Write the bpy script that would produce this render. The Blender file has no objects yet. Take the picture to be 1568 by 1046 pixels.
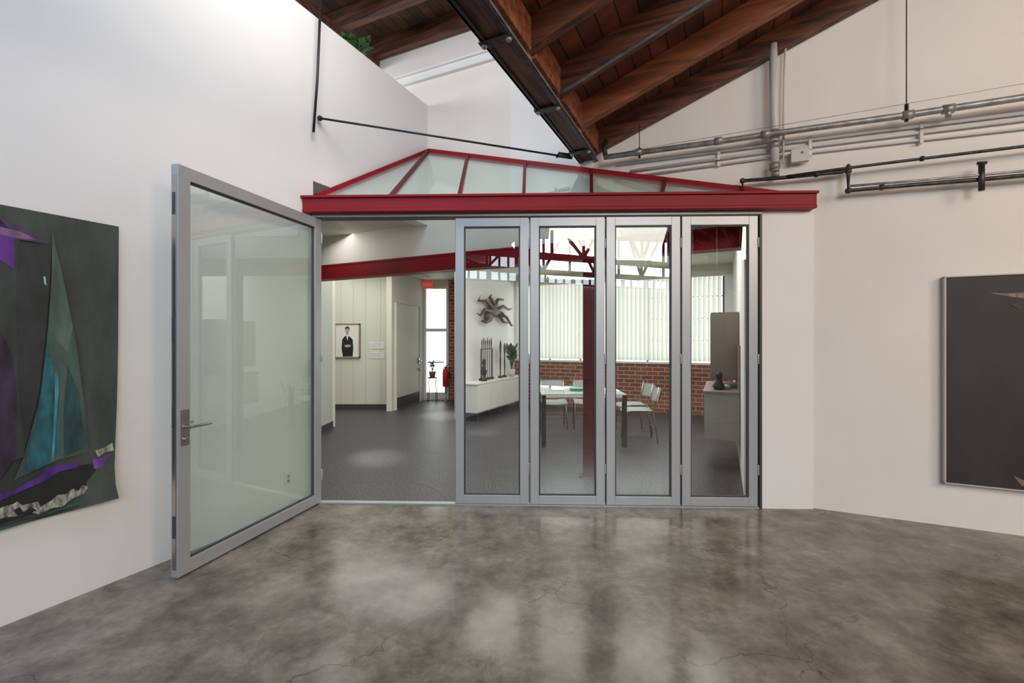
import bpy, bmesh, math, random
from mathutils import Vector, Matrix
random.seed(7)
H=1.52; F=690.0; CX=784.0; HY=520.0
TH=math.radians(25)
U=Vector((math.sin(TH),math.cos(TH),0)); V=Vector((math.cos(TH),-math.sin(TH),0))
C=Vector((-1.092,5.838,0)); Z=Vector((0,0,1)); CAM=Vector((0,0,H))
def L(a,b,z=0): return C+V*a-U*b+Z*z       # room frame: a along the right wall, b along the left wall
A=L(0,1.805); B=Vector((2.706,4.068,0)); FD=(B-A).normalized(); FN=Vector((FD.y,-FD.x,0)) # FN to viewer
FLEN=(B-A).length
# survey helpers: where a measured sight line meets a real plane
def ray(px,py): return Vector(((px-CX)/F,1,(HY-py)/F))
def hit(p0,n,px,py):
    r=ray(px,py); t=(p0-CAM).dot(n)/r.dot(n); return CAM+r*t
def hR(px,py,o=0): return hit(L(0,o),U,px,py)
def hL(px,py,o=0): return hit(L(o,0),V,px,py)
def hF(px,py,o=0): return hit(A+FN*o,FN,px,py)
def hY(px,py,y): return hit(Vector((0,y,0)),Vector((0,1,0)),px,py)
def sF(px,o=0): return (hF(px,520,o)-A).dot(FD)
def Fp(s,o,z): return A+FD*s+FN*o+Z*z

# ---------------- materials
def new(name):
    m=bpy.data.materials.new(name); m.use_nodes=True
    return m,m.node_tree,m.node_tree.nodes['Principled BSDF']
def mat(name,col,rough=.5,metal=0,var=0.0,scale=4,bump=0,bscale=60,emit=None,es=0,stretch=None,spec=.5):
    m,nt,p=new(name)
    p.inputs['Base Color'].default_value=(*col,1); p.inputs['Roughness'].default_value=rough; p.inputs['Metallic'].default_value=metal
    p.inputs['Specular IOR Level'].default_value=spec
    if var>0:
        tc=nt.nodes.new('ShaderNodeTexCoord'); n=nt.nodes.new('ShaderNodeTexNoise'); n.inputs['Scale'].default_value=scale; n.inputs['Detail'].default_value=8
        r=nt.nodes.new('ShaderNodeValToRGB'); r.color_ramp.elements[0].position=.3; r.color_ramp.elements[1].position=.7
        r.color_ramp.elements[0].color=(*[c*(1-var) for c in col],1); r.color_ramp.elements[1].color=(*[min(1,c*(1+var)) for c in col],1)
        if stretch:
            mp=nt.nodes.new('ShaderNodeMapping'); mp.inputs['Scale'].default_value=stretch; nt.links.new(tc.outputs['Object'],mp.inputs['Vector']); nt.links.new(mp.outputs['Vector'],n.inputs['Vector']); n.inputs['Distortion'].default_value=.4
        else: nt.links.new(tc.outputs['Object'],n.inputs['Vector'])
        nt.links.new(n.outputs['Fac'],r.inputs['Fac']); nt.links.new(r.outputs['Color'],p.inputs['Base Color'])
    if bump>0:
        tc=nt.nodes.new('ShaderNodeTexCoord'); n=nt.nodes.new('ShaderNodeTexNoise'); n.inputs['Scale'].default_value=bscale; n.inputs['Detail'].default_value=4
        b=nt.nodes.new('ShaderNodeBump'); b.inputs['Strength'].default_value=bump; b.inputs['Distance'].default_value=.01
        nt.links.new(tc.outputs['Object'],n.inputs['Vector']); nt.links.new(n.outputs['Fac'],b.inputs['Height']); nt.links.new(b.outputs['Normal'],p.inputs['Normal'])
    if emit: p.inputs['Emission Color'].default_value=(*emit,1); p.inputs['Emission Strength'].default_value=es
    return m
def frame_coords(nt,rot=TH):
    tc=nt.nodes.new('ShaderNodeTexCoord'); vr=nt.nodes.new('ShaderNodeVectorRotate'); vr.rotation_type='Z_AXIS'; vr.inputs['Angle'].default_value=rot
    nt.links.new(tc.outputs['Object'],vr.inputs['Vector']); return vr.outputs['Vector']
def wood(name,c1,c2,along='x',rough=.6):
    m,nt,p=new(name); v=frame_coords(nt)
    mp=nt.nodes.new('ShaderNodeMapping'); mp.inputs['Scale'].default_value=(1.2,14,14) if along=='x' else (14,1.2,14)
    n=nt.nodes.new('ShaderNodeTexNoise'); n.inputs['Scale'].default_value=1.3; n.inputs['Detail'].default_value=8; n.inputs['Distortion'].default_value=.6
    r=nt.nodes.new('ShaderNodeValToRGB'); r.color_ramp.elements[0].position=.34; r.color_ramp.elements[1].position=.68
    r.color_ramp.elements[0].color=(*c1,1); r.color_ramp.elements[1].color=(*c2,1)
    b=nt.nodes.new('ShaderNodeBump'); b.inputs['Strength'].default_value=.4; b.inputs['Distance'].default_value=.01
    nt.links.new(v,mp.inputs['Vector']); nt.links.new(mp.outputs['Vector'],n.inputs['Vector']); nt.links.new(n.outputs['Fac'],r.inputs['Fac'])
    nt.links.new(r.outputs['Color'],p.inputs['Base Color']); nt.links.new(n.outputs['Fac'],b.inputs['Height']); nt.links.new(b.outputs['Normal'],p.inputs['Normal'])
    p.inputs['Roughness'].default_value=rough
    return m
def deckmat(name,c1,c2,gap=.14):
    m,nt,p=new(name); v=frame_coords(nt)
    mp=nt.nodes.new('ShaderNodeMapping'); mp.inputs['Rotation'].default_value=(0,0,math.pi/2)
    br=nt.nodes.new('ShaderNodeTexBrick'); br.inputs['Scale'].default_value=1; br.inputs['Brick Width'].default_value=2.5; br.inputs['Row Height'].default_value=gap
    br.inputs['Mortar Size'].default_value=.006; br.inputs['Color1'].default_value=(*c1,1); br.inputs['Color2'].default_value=(*c2,1); br.inputs['Mortar'].default_value=(.012,.006,.004,1)
    n=nt.nodes.new('ShaderNodeTexNoise'); n.inputs['Scale'].default_value=5; n.inputs['Detail'].default_value=8
    mx=nt.nodes.new('ShaderNodeMixRGB'); mx.blend_type='MULTIPLY'; mx.inputs['Fac'].default_value=.8
    nt.links.new(v,mp.inputs['Vector']); nt.links.new(mp.outputs['Vector'],br.inputs['Vector']); nt.links.new(v,n.inputs['Vector'])
    nt.links.new(br.outputs['Color'],mx.inputs['Color1']); 
    r=nt.nodes.new('ShaderNodeValToRGB'); r.color_ramp.elements[0].position=.35; r.color_ramp.elements[0].color=(.35,.35,.35,1); r.color_ramp.elements[1].position=.65; r.color_ramp.elements[1].color=(1.0,1.0,1.0,1)
    nt.links.new(n.outputs['Fac'],r.inputs['Fac']); nt.links.new(r.outputs['Color'],mx.inputs['Color2']); nt.links.new(mx.outputs['Color'],p.inputs['Base Color'])
    p.inputs['Roughness'].default_value=.65
    return m
def brickmat(name,rot):
    m,nt,p=new(name); v=frame_coords(nt,rot)
    s=nt.nodes.new('ShaderNodeSeparateXYZ'); c=nt.nodes.new('ShaderNodeCombineXYZ')
    nt.links.new(v,s.inputs[0]); nt.links.new(s.outputs['X'],c.inputs['X']); nt.links.new(s.outputs['Z'],c.inputs['Y'])
    br=nt.nodes.new('ShaderNodeTexBrick'); br.inputs['Scale'].default_value=1; br.inputs['Brick Width'].default_value=.24; br.inputs['Row Height'].default_value=.085
    br.inputs['Mortar Size'].default_value=.008; br.inputs['Color1'].default_value=(.34,.11,.06,1); br.inputs['Color2'].default_value=(.19,.06,.04,1); br.inputs['Mortar'].default_value=(.46,.38,.31,1)
    b=nt.nodes.new('ShaderNodeBump'); b.inputs['Strength'].default_value=.5; b.inputs['Distance'].default_value=.01; b.invert=True
    nt.links.new(c.outputs[0],br.inputs['Vector']); nt.links.new(br.outputs['Color'],p.inputs['Base Color']); nt.links.new(br.outputs['Fac'],b.inputs['Height']); nt.links.new(b.outputs['Normal'],p.inputs['Normal'])
    p.inputs['Roughness'].default_value=.8
    return m
def glassmat(name,tint,refl=1.0,milk=0,milkcol=(.8,.9,.82)):
    # thin pane: Schlick reflectance, identical from both faces
    m=bpy.data.materials.new(name); m.use_nodes=True; nt=m.node_tree; nt.nodes.clear(); N=nt.nodes.new; K=nt.links.new
    o=N('ShaderNodeOutputMaterial'); t=N('ShaderNodeBsdfTransparent'); t.inputs['Color'].default_value=(*tint,1)
    g=N('ShaderNodeBsdfGlossy'); g.inputs['Roughness'].default_value=0.0; g.inputs['Color'].default_value=(.96,1,.98,1)
    lw=N('ShaderNodeLayerWeight'); lw.inputs['Blend'].default_value=.5
    pw=N('ShaderNodeMath'); pw.operation='POWER'; pw.inputs[1].default_value=5; K(lw.outputs['Facing'],pw.inputs[0])
    ma=N('ShaderNodeMath'); ma.operation='MULTIPLY_ADD'; ma.inputs[1].default_value=.96; ma.inputs[2].default_value=.045*refl; ma.use_clamp=True; K(pw.outputs[0],ma.inputs[0])
    mx=N('ShaderNodeMixShader'); K(ma.outputs[0],mx.inputs[0]); K(g.outputs[0],mx.inputs[2])
    if milk>0:
        d=N('ShaderNodeBsdfDiffuse'); d.inputs['Color'].default_value=(*milkcol,1)
        m2=N('ShaderNodeMixShader'); m2.inputs[0].default_value=milk
        K(t.outputs[0],m2.inputs[1]); K(d.outputs[0],m2.inputs[2]); K(m2.outputs[0],mx.inputs[1])
    else: K(t.outputs[0],mx.inputs[1])
    K(mx.outputs[0],o.inputs[0]); return m
def emis(name,col,s):
    m=bpy.data.materials.new(name); m.use_nodes=True; nt=m.node_tree; nt.nodes.clear()
    o=nt.nodes.new('ShaderNodeOutputMaterial'); e=nt.nodes.new('ShaderNodeEmission'); e.inputs[0].default_value=(*col,1); e.inputs[1].default_value=s
    nt.links.new(e.outputs[0],o.inputs[0]); return m

WHITE=mat('white_plaster',(.81,.80,.795),.75,var=.02,scale=1.5,bump=.05,bscale=25)
CREAM=mat('cream_paint',(.66,.66,.56),.7,var=.02,scale=2)
PIER=mat('sage_grey_paint',(.44,.47,.42),.7,var=.02,scale=2)
WARMLIT=mat('white_plaster_warm_lit',(.79,.75,.715),.75,var=.03,scale=1.5,bump=.05,bscale=25)  # same white plaster, with the warm light on the right wall tinted in
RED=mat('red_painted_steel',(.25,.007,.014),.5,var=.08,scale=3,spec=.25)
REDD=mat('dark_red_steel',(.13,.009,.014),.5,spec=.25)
ALU=mat('aluminium',(.44,.46,.47),.4,.35)
ALUD=mat('aluminium_shadow_gap',(.05,.05,.055),.5)
STEEL=mat('brushed_steel',(.45,.42,.38),.3,1)
BLACK=mat('black_iron',(.02,.02,.022),.45,.3)
IRON=mat('dark_iron_pipe',(.05,.045,.045),.4,.4,var=.6,scale=20)
GALV=mat('galvanised_pipe',(.33,.32,.31),.45,.5,var=.35,scale=15)
WPIPE=mat('painted_pipe',(.60,.585,.57),.5)
RW=wood('redwood_rafter',(.030,.012,.009),(.20,.068,.036))
RWB=wood('redwood_beam',(.030,.013,.010),(.18,.068,.040),'y')
RO=wood('orange_redwood',(.13,.038,.018),(.36,.115,.05))
DECK=deckmat('roof_boards',(.22,.062,.030),(.09,.028,.017))
DECK2=deckmat('mezzanine_boards',(.15,.06,.036),(.07,.028,.018))
DIMW=wood('dim_joist',(.05,.024,.016),(.20,.085,.052))
PALEW=wood('pale_timber',(.25,.15,.10),(.50,.34,.24),'y')
BRK=brickmat('red_brick',TH); BRK0=brickmat('red_brick_b',0)
GL=glassmat('clear_glass',(.975,.985,.975),1.3)
GLD=glassmat('green_door_glass',(.945,.98,.955),2.2,.05,(.82,.93,.85))
GLS=glassmat('skylight_glass',(.94,.985,.97),1.3,.14,(.84,.95,.92))
WPAINT=mat('white_lacquer',(.75,.75,.72),.35)
DAY=emis('daylight_pane',(.96,1.0,.97),3.0)
DAYC=emis('sky_pane',(.74,.88,1.0),6.0)
def carpet():
    m,nt,p=new('carpet'); tc=nt.nodes.new('ShaderNodeTexCoord'); n=nt.nodes.new('ShaderNodeTexNoise'); n.inputs['Scale'].default_value=55; n.inputs['Detail'].default_value=3
    r=nt.nodes.new('ShaderNodeValToRGB'); r.color_ramp.elements[0].position=.44; r.color_ramp.elements[1].position=.66
    r.color_ramp.elements[0].color=(.016,.015,.018,1); r.color_ramp.elements[1].color=(.125,.115,.125,1)
    b=nt.nodes.new('ShaderNodeBump'); b.inputs['Strength'].default_value=.4; b.inputs['Distance'].default_value=.005
    nt.links.new(tc.outputs['Object'],n.inputs['Vector']); nt.links.new(n.outputs['Fac'],r.inputs['Fac']); nt.links.new(r.outputs['Color'],p.inputs['Base Color'])
    nt.links.new(n.outputs['Fac'],b.inputs['Height']); nt.links.new(b.outputs['Normal'],p.inputs['Normal'])
    p.inputs['Roughness'].default_value=.42; return m
CARPET=carpet()
def concrete():
    m,nt,p=new('polished_concrete'); N=nt.nodes.new; K=nt.links.new
    tc=N('ShaderNodeTexCoord'); n=N('ShaderNodeTexNoise'); n.inputs['Scale'].default_value=3.0; n.inputs['Detail'].default_value=12; n.inputs['Roughness'].default_value=.66; n.inputs['Distortion'].default_value=.15
    r=N('ShaderNodeValToRGB'); e=r.color_ramp.elements; e[0].position=.34; e[0].color=(.098,.080,.063,1); e[1].position=.67; e[1].color=(.300,.262,.220,1)
    x=e.new(.5); x.color=(.192,.163,.132,1)
    n2=N('ShaderNodeTexNoise'); n2.inputs['Scale'].default_value=16; n2.inputs['Detail'].default_value=9; n2.inputs['Roughness'].default_value=.72
    r2=N('ShaderNodeValToRGB'); r2.color_ramp.elements[0].position=.33; r2.color_ramp.elements[0].color=(.70,.70,.70,1); r2.color_ramp.elements[1].position=.66; r2.color_ramp.elements[1].color=(1.15,1.15,1.15,1)
    mx=N('ShaderNodeMixRGB'); mx.blend_type='MULTIPLY'; mx.inputs[0].default_value=.85
    n3=N('ShaderNodeTexNoise'); n3.inputs['Scale'].default_value=2.5; n3.inputs['Detail'].default_value=6
    ad=N('ShaderNodeMixRGB'); ad.blend_type='ADD'; ad.inputs[0].default_value=.6
    vo=N('ShaderNodeTexVoronoi'); vo.feature='DISTANCE_TO_EDGE'; vo.inputs['Scale'].default_value=1.1
    r3=N('ShaderNodeValToRGB'); r3.color_ramp.elements[0].position=.0; r3.color_ramp.elements[0].color=(.35,.35,.35,1); r3.color_ramp.elements[1].position=.007; r3.color_ramp.elements[1].color=(1,1,1,1)
    mm=N('ShaderNodeMixRGB'); mm.blend_type='MULTIPLY'
    n4=N('ShaderNodeTexNoise'); n4.inputs['Scale'].default_value=1.1; r4=N('ShaderNodeValToRGB'); r4.color_ramp.elements[0].position=.44; r4.color_ramp.elements[1].position=.56
    K(tc.outputs['Object'],n.inputs['Vector']);K(tc.outputs['Object'],n2.inputs['Vector']);K(tc.outputs['Object'],n3.inputs['Vector']);K(tc.outputs['Object'],n4.inputs['Vector'])
    K(tc.outputs['Object'],ad.inputs[1]);K(n3.outputs['Color'],ad.inputs[2]);K(ad.outputs[0],vo.inputs['Vector']);K(vo.outputs['Distance'],r3.inputs[0])
    K(n.outputs['Fac'],r.inputs[0]);K(n2.outputs['Fac'],r2.inputs[0]);K(r.outputs[0],mx.inputs[1]);K(r2.outputs[0],mx.inputs[2])
    K(n4.outputs['Fac'],r4.inputs[0]);K(r4.outputs[0],mm.inputs[0]);K(mx.outputs[0],mm.inputs[1]);K(r3.outputs[0],mm.inputs[2]);K(mm.outputs[0],p.inputs['Base Color'])
    r5=N('ShaderNodeMapRange'); r5.inputs['From Min'].default_value=.3; r5.inputs['From Max'].default_value=.7; r5.inputs['To Min'].default_value=.12; r5.inputs['To Max'].default_value=.24
    K(n2.outputs['Fac'],r5.inputs['Value']);K(r5.outputs[0],p.inputs['Roughness'])
    p.inputs['Specular IOR Level'].default_value=.42
    return m
CONC=concrete()

# ---------------- mesh builder
class MB:
    def __init__(s,name): s.name=name; s.bm=bmesh.new(); s.mats=[]
    def mi(s,m):
        if m not in s.mats: s.mats.append(m)
        return s.mats.index(m)
    def face(s,pts,m,smooth=False):
        vs=[s.bm.verts.new(p) for p in pts]; f=s.bm.faces.new(vs); f.material_index=s.mi(m); f.smooth=smooth; return f
    def extr(s,pts,vec,m):
        n=len(pts); k=s.mi(m); vec=Vector(vec)
        a=[s.bm.verts.new(p) for p in pts]; b=[s.bm.verts.new(Vector(p)+vec) for p in pts]
        fs=[s.bm.faces.new(a),s.bm.faces.new(b[::-1])]
        for i in range(n): fs.append(s.bm.faces.new([a[i],b[i],b[(i+1)%n],a[(i+1)%n]][::-1]))
        for f in fs: f.material_index=k
        bmesh.ops.recalc_face_normals(s.bm,faces=fs)
    def plan(s,pts,z0,z1,m):
        s.extr([Vector((p[0],p[1],z0)) for p in pts],(0,0,z1-z0),m)
    def bar(s,p0,p1,w,h,m,side=None):
        p0=Vector(p0);p1=Vector(p1); d=(p1-p0).normalized()
        if side is None: side=d.cross(Z) if abs(d.z)<.95 else Vector((1,0,0))
        side=Vector(side); side=(side-d*side.dot(d)).normalized(); up=side.cross(d).normalized()
        q=[p0+side*x*w/2+up*y*h/2 for x,y in((-1,-1),(1,-1),(1,1),(-1,1))]
        s.extr(q,p1-p0,m)
    def abox(s,a0,a1,b0,b1,z0,z1,m): s.extr([L(a0,b0,z0),L(a1,b0,z0),L(a1,b1,z0),L(a0,b1,z0)],(0,0,z1-z0),m)
    def box(s,x0,x1,y0,y1,z0,z1,m): s.extr([Vector((x0,y0,z0)),Vector((x1,y0,z0)),Vector((x1,y1,z0)),Vector((x0,y1,z0))],(0,0,z1-z0),m)
    def tube(s,pts,r,m,n=10,rs=None,cap=True):
        pts=[Vector(p) for p in pts]; k=s.mi(m); rings=[]
        ref=None
        for i,p in enumerate(pts):
            d=(pts[min(i+1,len(pts)-1)]-pts[max(i-1,0)]).normalized()
            if ref is None:
                ref=d.orthogonal().normalized()
            x=(ref-d*ref.dot(d))
            if x.length<1e-4: x=d.orthogonal()
            x.normalize(); ref=x; y=d.cross(x); rr=rs[i] if rs else r
            rings.append([s.bm.verts.new(p+(x*math.cos(t)+y*math.sin(t))*rr) for t in [2*math.pi*j/n for j in range(n)]])
        for i in range(len(rings)-1):
            for j in range(n):
                f=s.bm.faces.new([rings[i][j],rings[i][(j+1)%n],rings[i+1][(j+1)%n],rings[i+1][j]]); f.material_index=k; f.smooth=True
        if cap:
            for rg in (rings[0][::-1],rings[-1]):
                f=s.bm.faces.new(rg); f.material_index=k
    def blob(s,c,sx,sy,sz,m,rot=None,seg=14):
        M=Matrix.Translation(Vector(c))@((rot or Matrix.Identity(3)).to_4x4())@Matrix.Diagonal((sx,sy,sz,1))
        r=bmesh.ops.create_uvsphere(s.bm,u_segments=seg,v_segments=max(6,seg//2+2),radius=1,matrix=M)
        k=s.mi(m)
        fs={f for v in r['verts'] for f in v.link_faces}
        for f in fs: f.material_index=k; f.smooth=True
    def lathe(s,c,prof,m,n=18):
        c=Vector(c); k=s.mi(m); rings=[[s.bm.verts.new(c+Vector((r*math.cos(2*math.pi*j/n),r*math.sin(2*math.pi*j/n),z))) for j in range(n)] for r,z in prof]
        for i in range(len(rings)-1):
            for j in range(n):
                f=s.bm.faces.new([rings[i][j],rings[i][(j+1)%n],rings[i+1][(j+1)%n],rings[i+1][j]]); f.material_index=k; f.smooth=True
        s.bm.faces.new(rings[0][::-1]).material_index=k; s.bm.faces.new(rings[-1]).material_index=k
    def done(s,bevel=0,parent=None):
        me=bpy.data.meshes.new(s.name); s.bm.to_mesh(me); s.bm.free()
        for m in s.mats: me.materials.append(m)
        o=bpy.data.objects.new(s.name,me); bpy.context.scene.collection.objects.link(o)
        if bevel>0:
            b=o.modifiers.new('bevel','BEVEL'); b.width=bevel; b.segments=2; b.limit_method='ANGLE'; b.angle_limit=math.radians(40)
        if parent: o.parent=parent
        return o

EA=2.14; EZ=3.485; SL=.369; RA=9.0
def zr(a): return EZ+SL*(a-EA) if a<=RA else EZ+SL*(RA-EA)-SL*(a-RA)
# ---------------- shell
o=MB('floor'); o.plan([A,B,L(15.9,0),L(15.9,12),L(0,12)],-.1,0,CONC); o.done()
o=MB('floor_carpet'); o.plan([A,B,L(4.3,-.3),L(4.3,-9),L(-7,-9),L(-7,3),L(-.1,3),L(-.1,1.8)],-.1,.0,CARPET); o.done()
o=MB('trim_1'); # metal threshold
o.extr([Fp(.05,-.03,0),Fp(sF(1163),-.03,0),Fp(sF(1163),.03,0),Fp(.05,.03,0)],(0,0,.012),ALU); o.done()
o=MB('wall_right')
o.extr([L(3.65,0,0),L(16,0,0),L(16,0,zr(16)+.3),L(RA,0,zr(RA)+.3),L(EA,0,EZ+.3),L(EA,0,5.75),L(-5,0,5.75),L(-5,0,2.60),L(3.65,0,2.60)],U*.15,WARMLIT); o.done()
o=MB('wall_left')
o.extr([L(0,1.805,0),L(0,12,0),L(0,12,4.55),L(0,0,4.55),L(0,0,3.0),L(0,1.805,3.0)],-V*.15,WHITE); o.done()
o=MB('wall_facade')
s0,s1=sF(1163),FLEN-.003
o.extr([Fp(s0,.03,0),Fp(s1,.03,0),Fp(s1,-.12,0),Fp(s0,-.12,0)],(0,0,2.70),WHITE); o.done()
o=MB('wall_back'); o.extr([L(0,12,0),L(16,12,0),L(16,12,zr(16)+.3),L(RA,12,zr(RA)+.3),L(2.5,12,zr(2.5)+.3),L(2.5,12,5.75),L(-5,12,5.75),L(-5,12,3.0),L(0,12,3.0)],-U*.15,WHITE); o.done()
o=MB('wall_far_right'); o.abox(16,16.15,0,12,0,zr(16)+.3,WHITE); o.done()
o=MB('wall_mezzanine'); o.abox(-5.15,-5,-.1,12,3.0,5.75,WHITE); o.done()
o=MB('ceiling_hallway'); o.extr([L(-.15,0,3.02),L(-.15,12,3.02),L(-5,12,3.02),L(-5,0,3.02)],(0,0,.12),CREAM); o.done()
o=MB('ceiling_office'); o.abox(-7,4.3,-.15,-9,3.02,3.12,CREAM); o.done()

# red office fascia
o=MB('red_steel_fascia')
e0,e1=sF(463,.12),sF(1251,.12)
def fprism(mb,s0,s1,o0,o1,z0,z1,m): mb.extr([Fp(s0,o0,z0),Fp(s1,o0,z0),Fp(s1,o1,z0),Fp(s0,o1,z0)],(0,0,z1-z0),m)
fprism(o,e0,e1,-.05,.12,2.70,2.80,RED); fprism(o,e0-.01,e1+.01,-.05,.14,2.80,2.823,RED); fprism(o,e0-.0,e1+.0,-.05,.128,2.674,2.70,RED)
o.done(.004)
o=MB('door_head_track'); fprism(o,.01,sF(1163),-.06,.045,2.648,2.672,ALU); fprism(o,.01,sF(1163),-.05,.03,2.638,2.648,ALUD)
fprism(o,sF(1160),sF(1163.5),-.04,.04,0.0,2.645,ALUD); o.done()

# skylight (triangular lean-to glass roof over the cut corner)
o=MB('glass_roof_skylight')
PA=Fp(.03,-.02,2.84); PB=Fp(FLEN-.12,-.02,2.80); PC=L(0.04,0.04,3.92)
nn=(PB-PA).cross(PC-PA).normalized()
if nn.z<0: nn=-nn
o.extr([PA,PB,PC],nn*.012,GLS)
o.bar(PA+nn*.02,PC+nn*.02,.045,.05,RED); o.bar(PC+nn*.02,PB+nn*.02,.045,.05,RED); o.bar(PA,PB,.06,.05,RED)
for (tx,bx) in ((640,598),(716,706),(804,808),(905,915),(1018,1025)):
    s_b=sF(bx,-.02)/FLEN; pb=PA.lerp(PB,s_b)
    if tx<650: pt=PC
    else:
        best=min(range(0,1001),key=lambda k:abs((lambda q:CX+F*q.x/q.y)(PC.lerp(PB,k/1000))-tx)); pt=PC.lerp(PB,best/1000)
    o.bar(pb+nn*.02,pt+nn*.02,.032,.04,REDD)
o.done()

# red header beam + column
o=MB('red_steel_beam'); o.abox(-3.0,3.65,-.16,.02,2.40,2.43,RED); o.abox(-3.0,3.65,-.08,-.06,2.43,2.60,RED); o.abox(-3.0,3.65,-.16,.02,2.585,2.61,RED)
o.abox(-3.0,3.65,-.0,.012,2.42,2.60,RED); o.done()
q=hR(903,520,-.1); aa=(q-C).dot(V)
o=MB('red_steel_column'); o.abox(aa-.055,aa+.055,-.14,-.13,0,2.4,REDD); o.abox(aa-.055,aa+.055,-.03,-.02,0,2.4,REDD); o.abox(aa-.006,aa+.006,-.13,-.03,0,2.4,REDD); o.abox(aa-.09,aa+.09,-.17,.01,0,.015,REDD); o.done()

# ---------------- folding doors
xs=[697,811,927,1042,1160]
def panel(name,P,D,N,w,h,st,rl,glass,th=.05):
    mb=MB(name)
    def pb(s0,s1,z0,z1,t,m,off=0):
        mb.extr([P+D*s0+N*(off-t/2)+Z*z0,P+D*s1+N*(off-t/2)+Z*z0,P+D*s1+N*(off+t/2)+Z*z0,P+D*s0+N*(off+t/2)+Z*z0],(0,0,z1-z0),m)
    pb(0,st,0,h,th,ALU); pb(w-st,w,0,h,th,ALU); pb(st,w-st,0,rl,th,ALU); pb(st,w-st,h-rl,h,th,ALU)
    for a0,a1,z0,z1 in ((st,st+.012,rl,h-rl),(w-st-.012,w-st,rl,h-rl),(st,w-st,rl,rl+.012),(st,w-st,h-rl-.012,h-rl)): pb(a0,a1,z0,z1,.022,ALUD)
    pb(st,w-st,rl,h-rl,.006,glass)
    return mb,pb
for i in range(4):
    a0=sF(xs[i]+1); a1=sF(xs[i+1]-1)
    mb,pb=panel('door_%d'%(i+2),Fp(a0,0,.015),FD,FN,a1-a0-.004,2.62,.078,.078,GL)
    pb(-.004,.0,0,2.62,.03,ALUD)
    for hz in (.3,1.3,2.35): mb.tube([Fp(a1,.03,hz),Fp(a1,.03,hz+.09)],.007,ALU,8)
    mb.done(.003)
P0=Vector((-2.135,2.85,.012)); P1=Vector((-1.80,4.20,.012)); D=(P1-P0).normalized(); N=Vector((D.y,-D.x,0)); W=(P1-P0).length
mb,pb=panel('door_1',P0,D,N,W,2.62,.085,.085,GLD,.055)
pb(.018,.072,.83,1.06,.07,STEEL)
pb(-.004,0,.05,2.55,.03,STEEL)
for z in (.25,.95,1.5,2.3): pb(-.008,0,z,z+.14,.022,ALUD)
for sg in (1,-1):
    q=P0+D*.045+Z*.95
    mb.tube([q+N*sg*.03,q+N*sg*.075],.011,STEEL); mb.tube([q+N*sg*.075,q+N*sg*.078+D*.03,q+N*sg*.078+D*.15],.010,STEEL)
    q2=P0+D*.045+Z*.87; mb.tube([q2+N*sg*.03,q2+N*sg*.05],.016,STEEL,14)
for hz in (.2,1.3,2.4): mb.tube([P1+N*.03+Z*hz,P1+N*.03+Z*(hz+.1)],.009,ALU,8)
mb.done(.003)
o=MB('trim_2'); fprism(o,.006,.05,-.05,.05,0,2.64,ALU); o.done()

# ---------------- main roof
o=MB('ceiling')
def slopebox(mb,a0,a1,b0,b1,zo,th,m):
    mb.extr([L(a0,b0,zr(a0)+zo),L(a1,b0,zr(a1)+zo),L(a1,b0,zr(a1)+zo+th),L(a0,b0,zr(a0)+zo+th)],-U*(b1-b0),m)
slopebox(o,EA,RA,0,12,.22,.05,DECK); slopebox(o,RA,16,0,12,.22,.05,DECK)
o.done()
o=MB('roof_rafters')
b=.02; k=0
while b<11.8:
    m=RO if k%3==1 else RW
    slopebox(o,EA+.08,RA,b,b+.085,0,.22,m)
    slopebox(o,RA,15.9,b,b+.085,0,.22,RW)
    b+=.62; k+=1
b=.105
while b<11.5:
    o.abox(EA+.085,EA+.13,b,b+.535,EZ+.02,EZ+.25,RO); b+=.62
o.done(.006)
o=MB('eave_beam')
o.abox(EA-.08,EA+.08,0.01,11.9,EZ-.02,EZ+.30,RWB)
o.abox(EA-.105,EA-.082,0.01,11.9,EZ-.035,EZ+.06,IRON)
o.abox(EA-.105,EA-.065,0.01,11.9,EZ-.035,EZ-.02,IRON)
o.abox(EA+.065,EA+.10,0.01,11.9,EZ-.035,EZ-.02,IRON)
o.abox(EA+.085,EA+.095,.1,11.9,EZ+.0,EZ+.05,GALV)
b=.3
while b<8:
    o.abox(EA-.12,EA+.11,b,b+.07,EZ-.045,EZ-.03,IRON)
    o.blob(L(EA-.09,b+.035,EZ-.05),.022,.022,.018,GALV,seg=8); o.blob(L(EA+.085,b+.035,EZ-.05),.022,.022,.018,GALV,seg=8)
    o.abox(EA-.122,EA-.08,b+.01,b+.06,EZ-.03,EZ+.16,IRON)
    b+=.95
o.done(.004)
o=MB('roof_conduit'); bb=.02+.62*2+.04
o.tube([L(EA+.1,bb+.06,zr(EA+.1)-.02),L(RA,bb+.06,zr(RA)-.02)],.014,GALV,8); o.done()
o=MB('ceiling_mezzanine'); o.abox(-5,EA+.9,0,12,5.56,5.61,DECK2); o.done()
o=MB('mezzanine_joists')
b=.02; k=0
while b<11.8: o.abox(-4.98,EA+.8,b,b+.10,5.33,5.555,DIMW if k else RW); b+=.62; k+=1
o.abox(-.9,-.78,0.02,11.8,5.2,5.34,DIMW)
o.abox(-2.4,-2.28,0.02,11.8,5.2,5.34,DIMW)
o.abox(-1.62,-1.56,0.7,4.8,5.27,5.335,PALEW)
o.done(.005)
o=MB('trim_3'); o.abox(-5,EA-.15,0,.05,4.88,4.97,WHITE); o.abox(-5,EA-.15,0,.08,4.97,5.0,WHITE)
q=(hR(783,200)-C).dot(V); o.abox(q,EA+.05,0,.03,2.9,4.88,WHITE); o.done()

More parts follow.
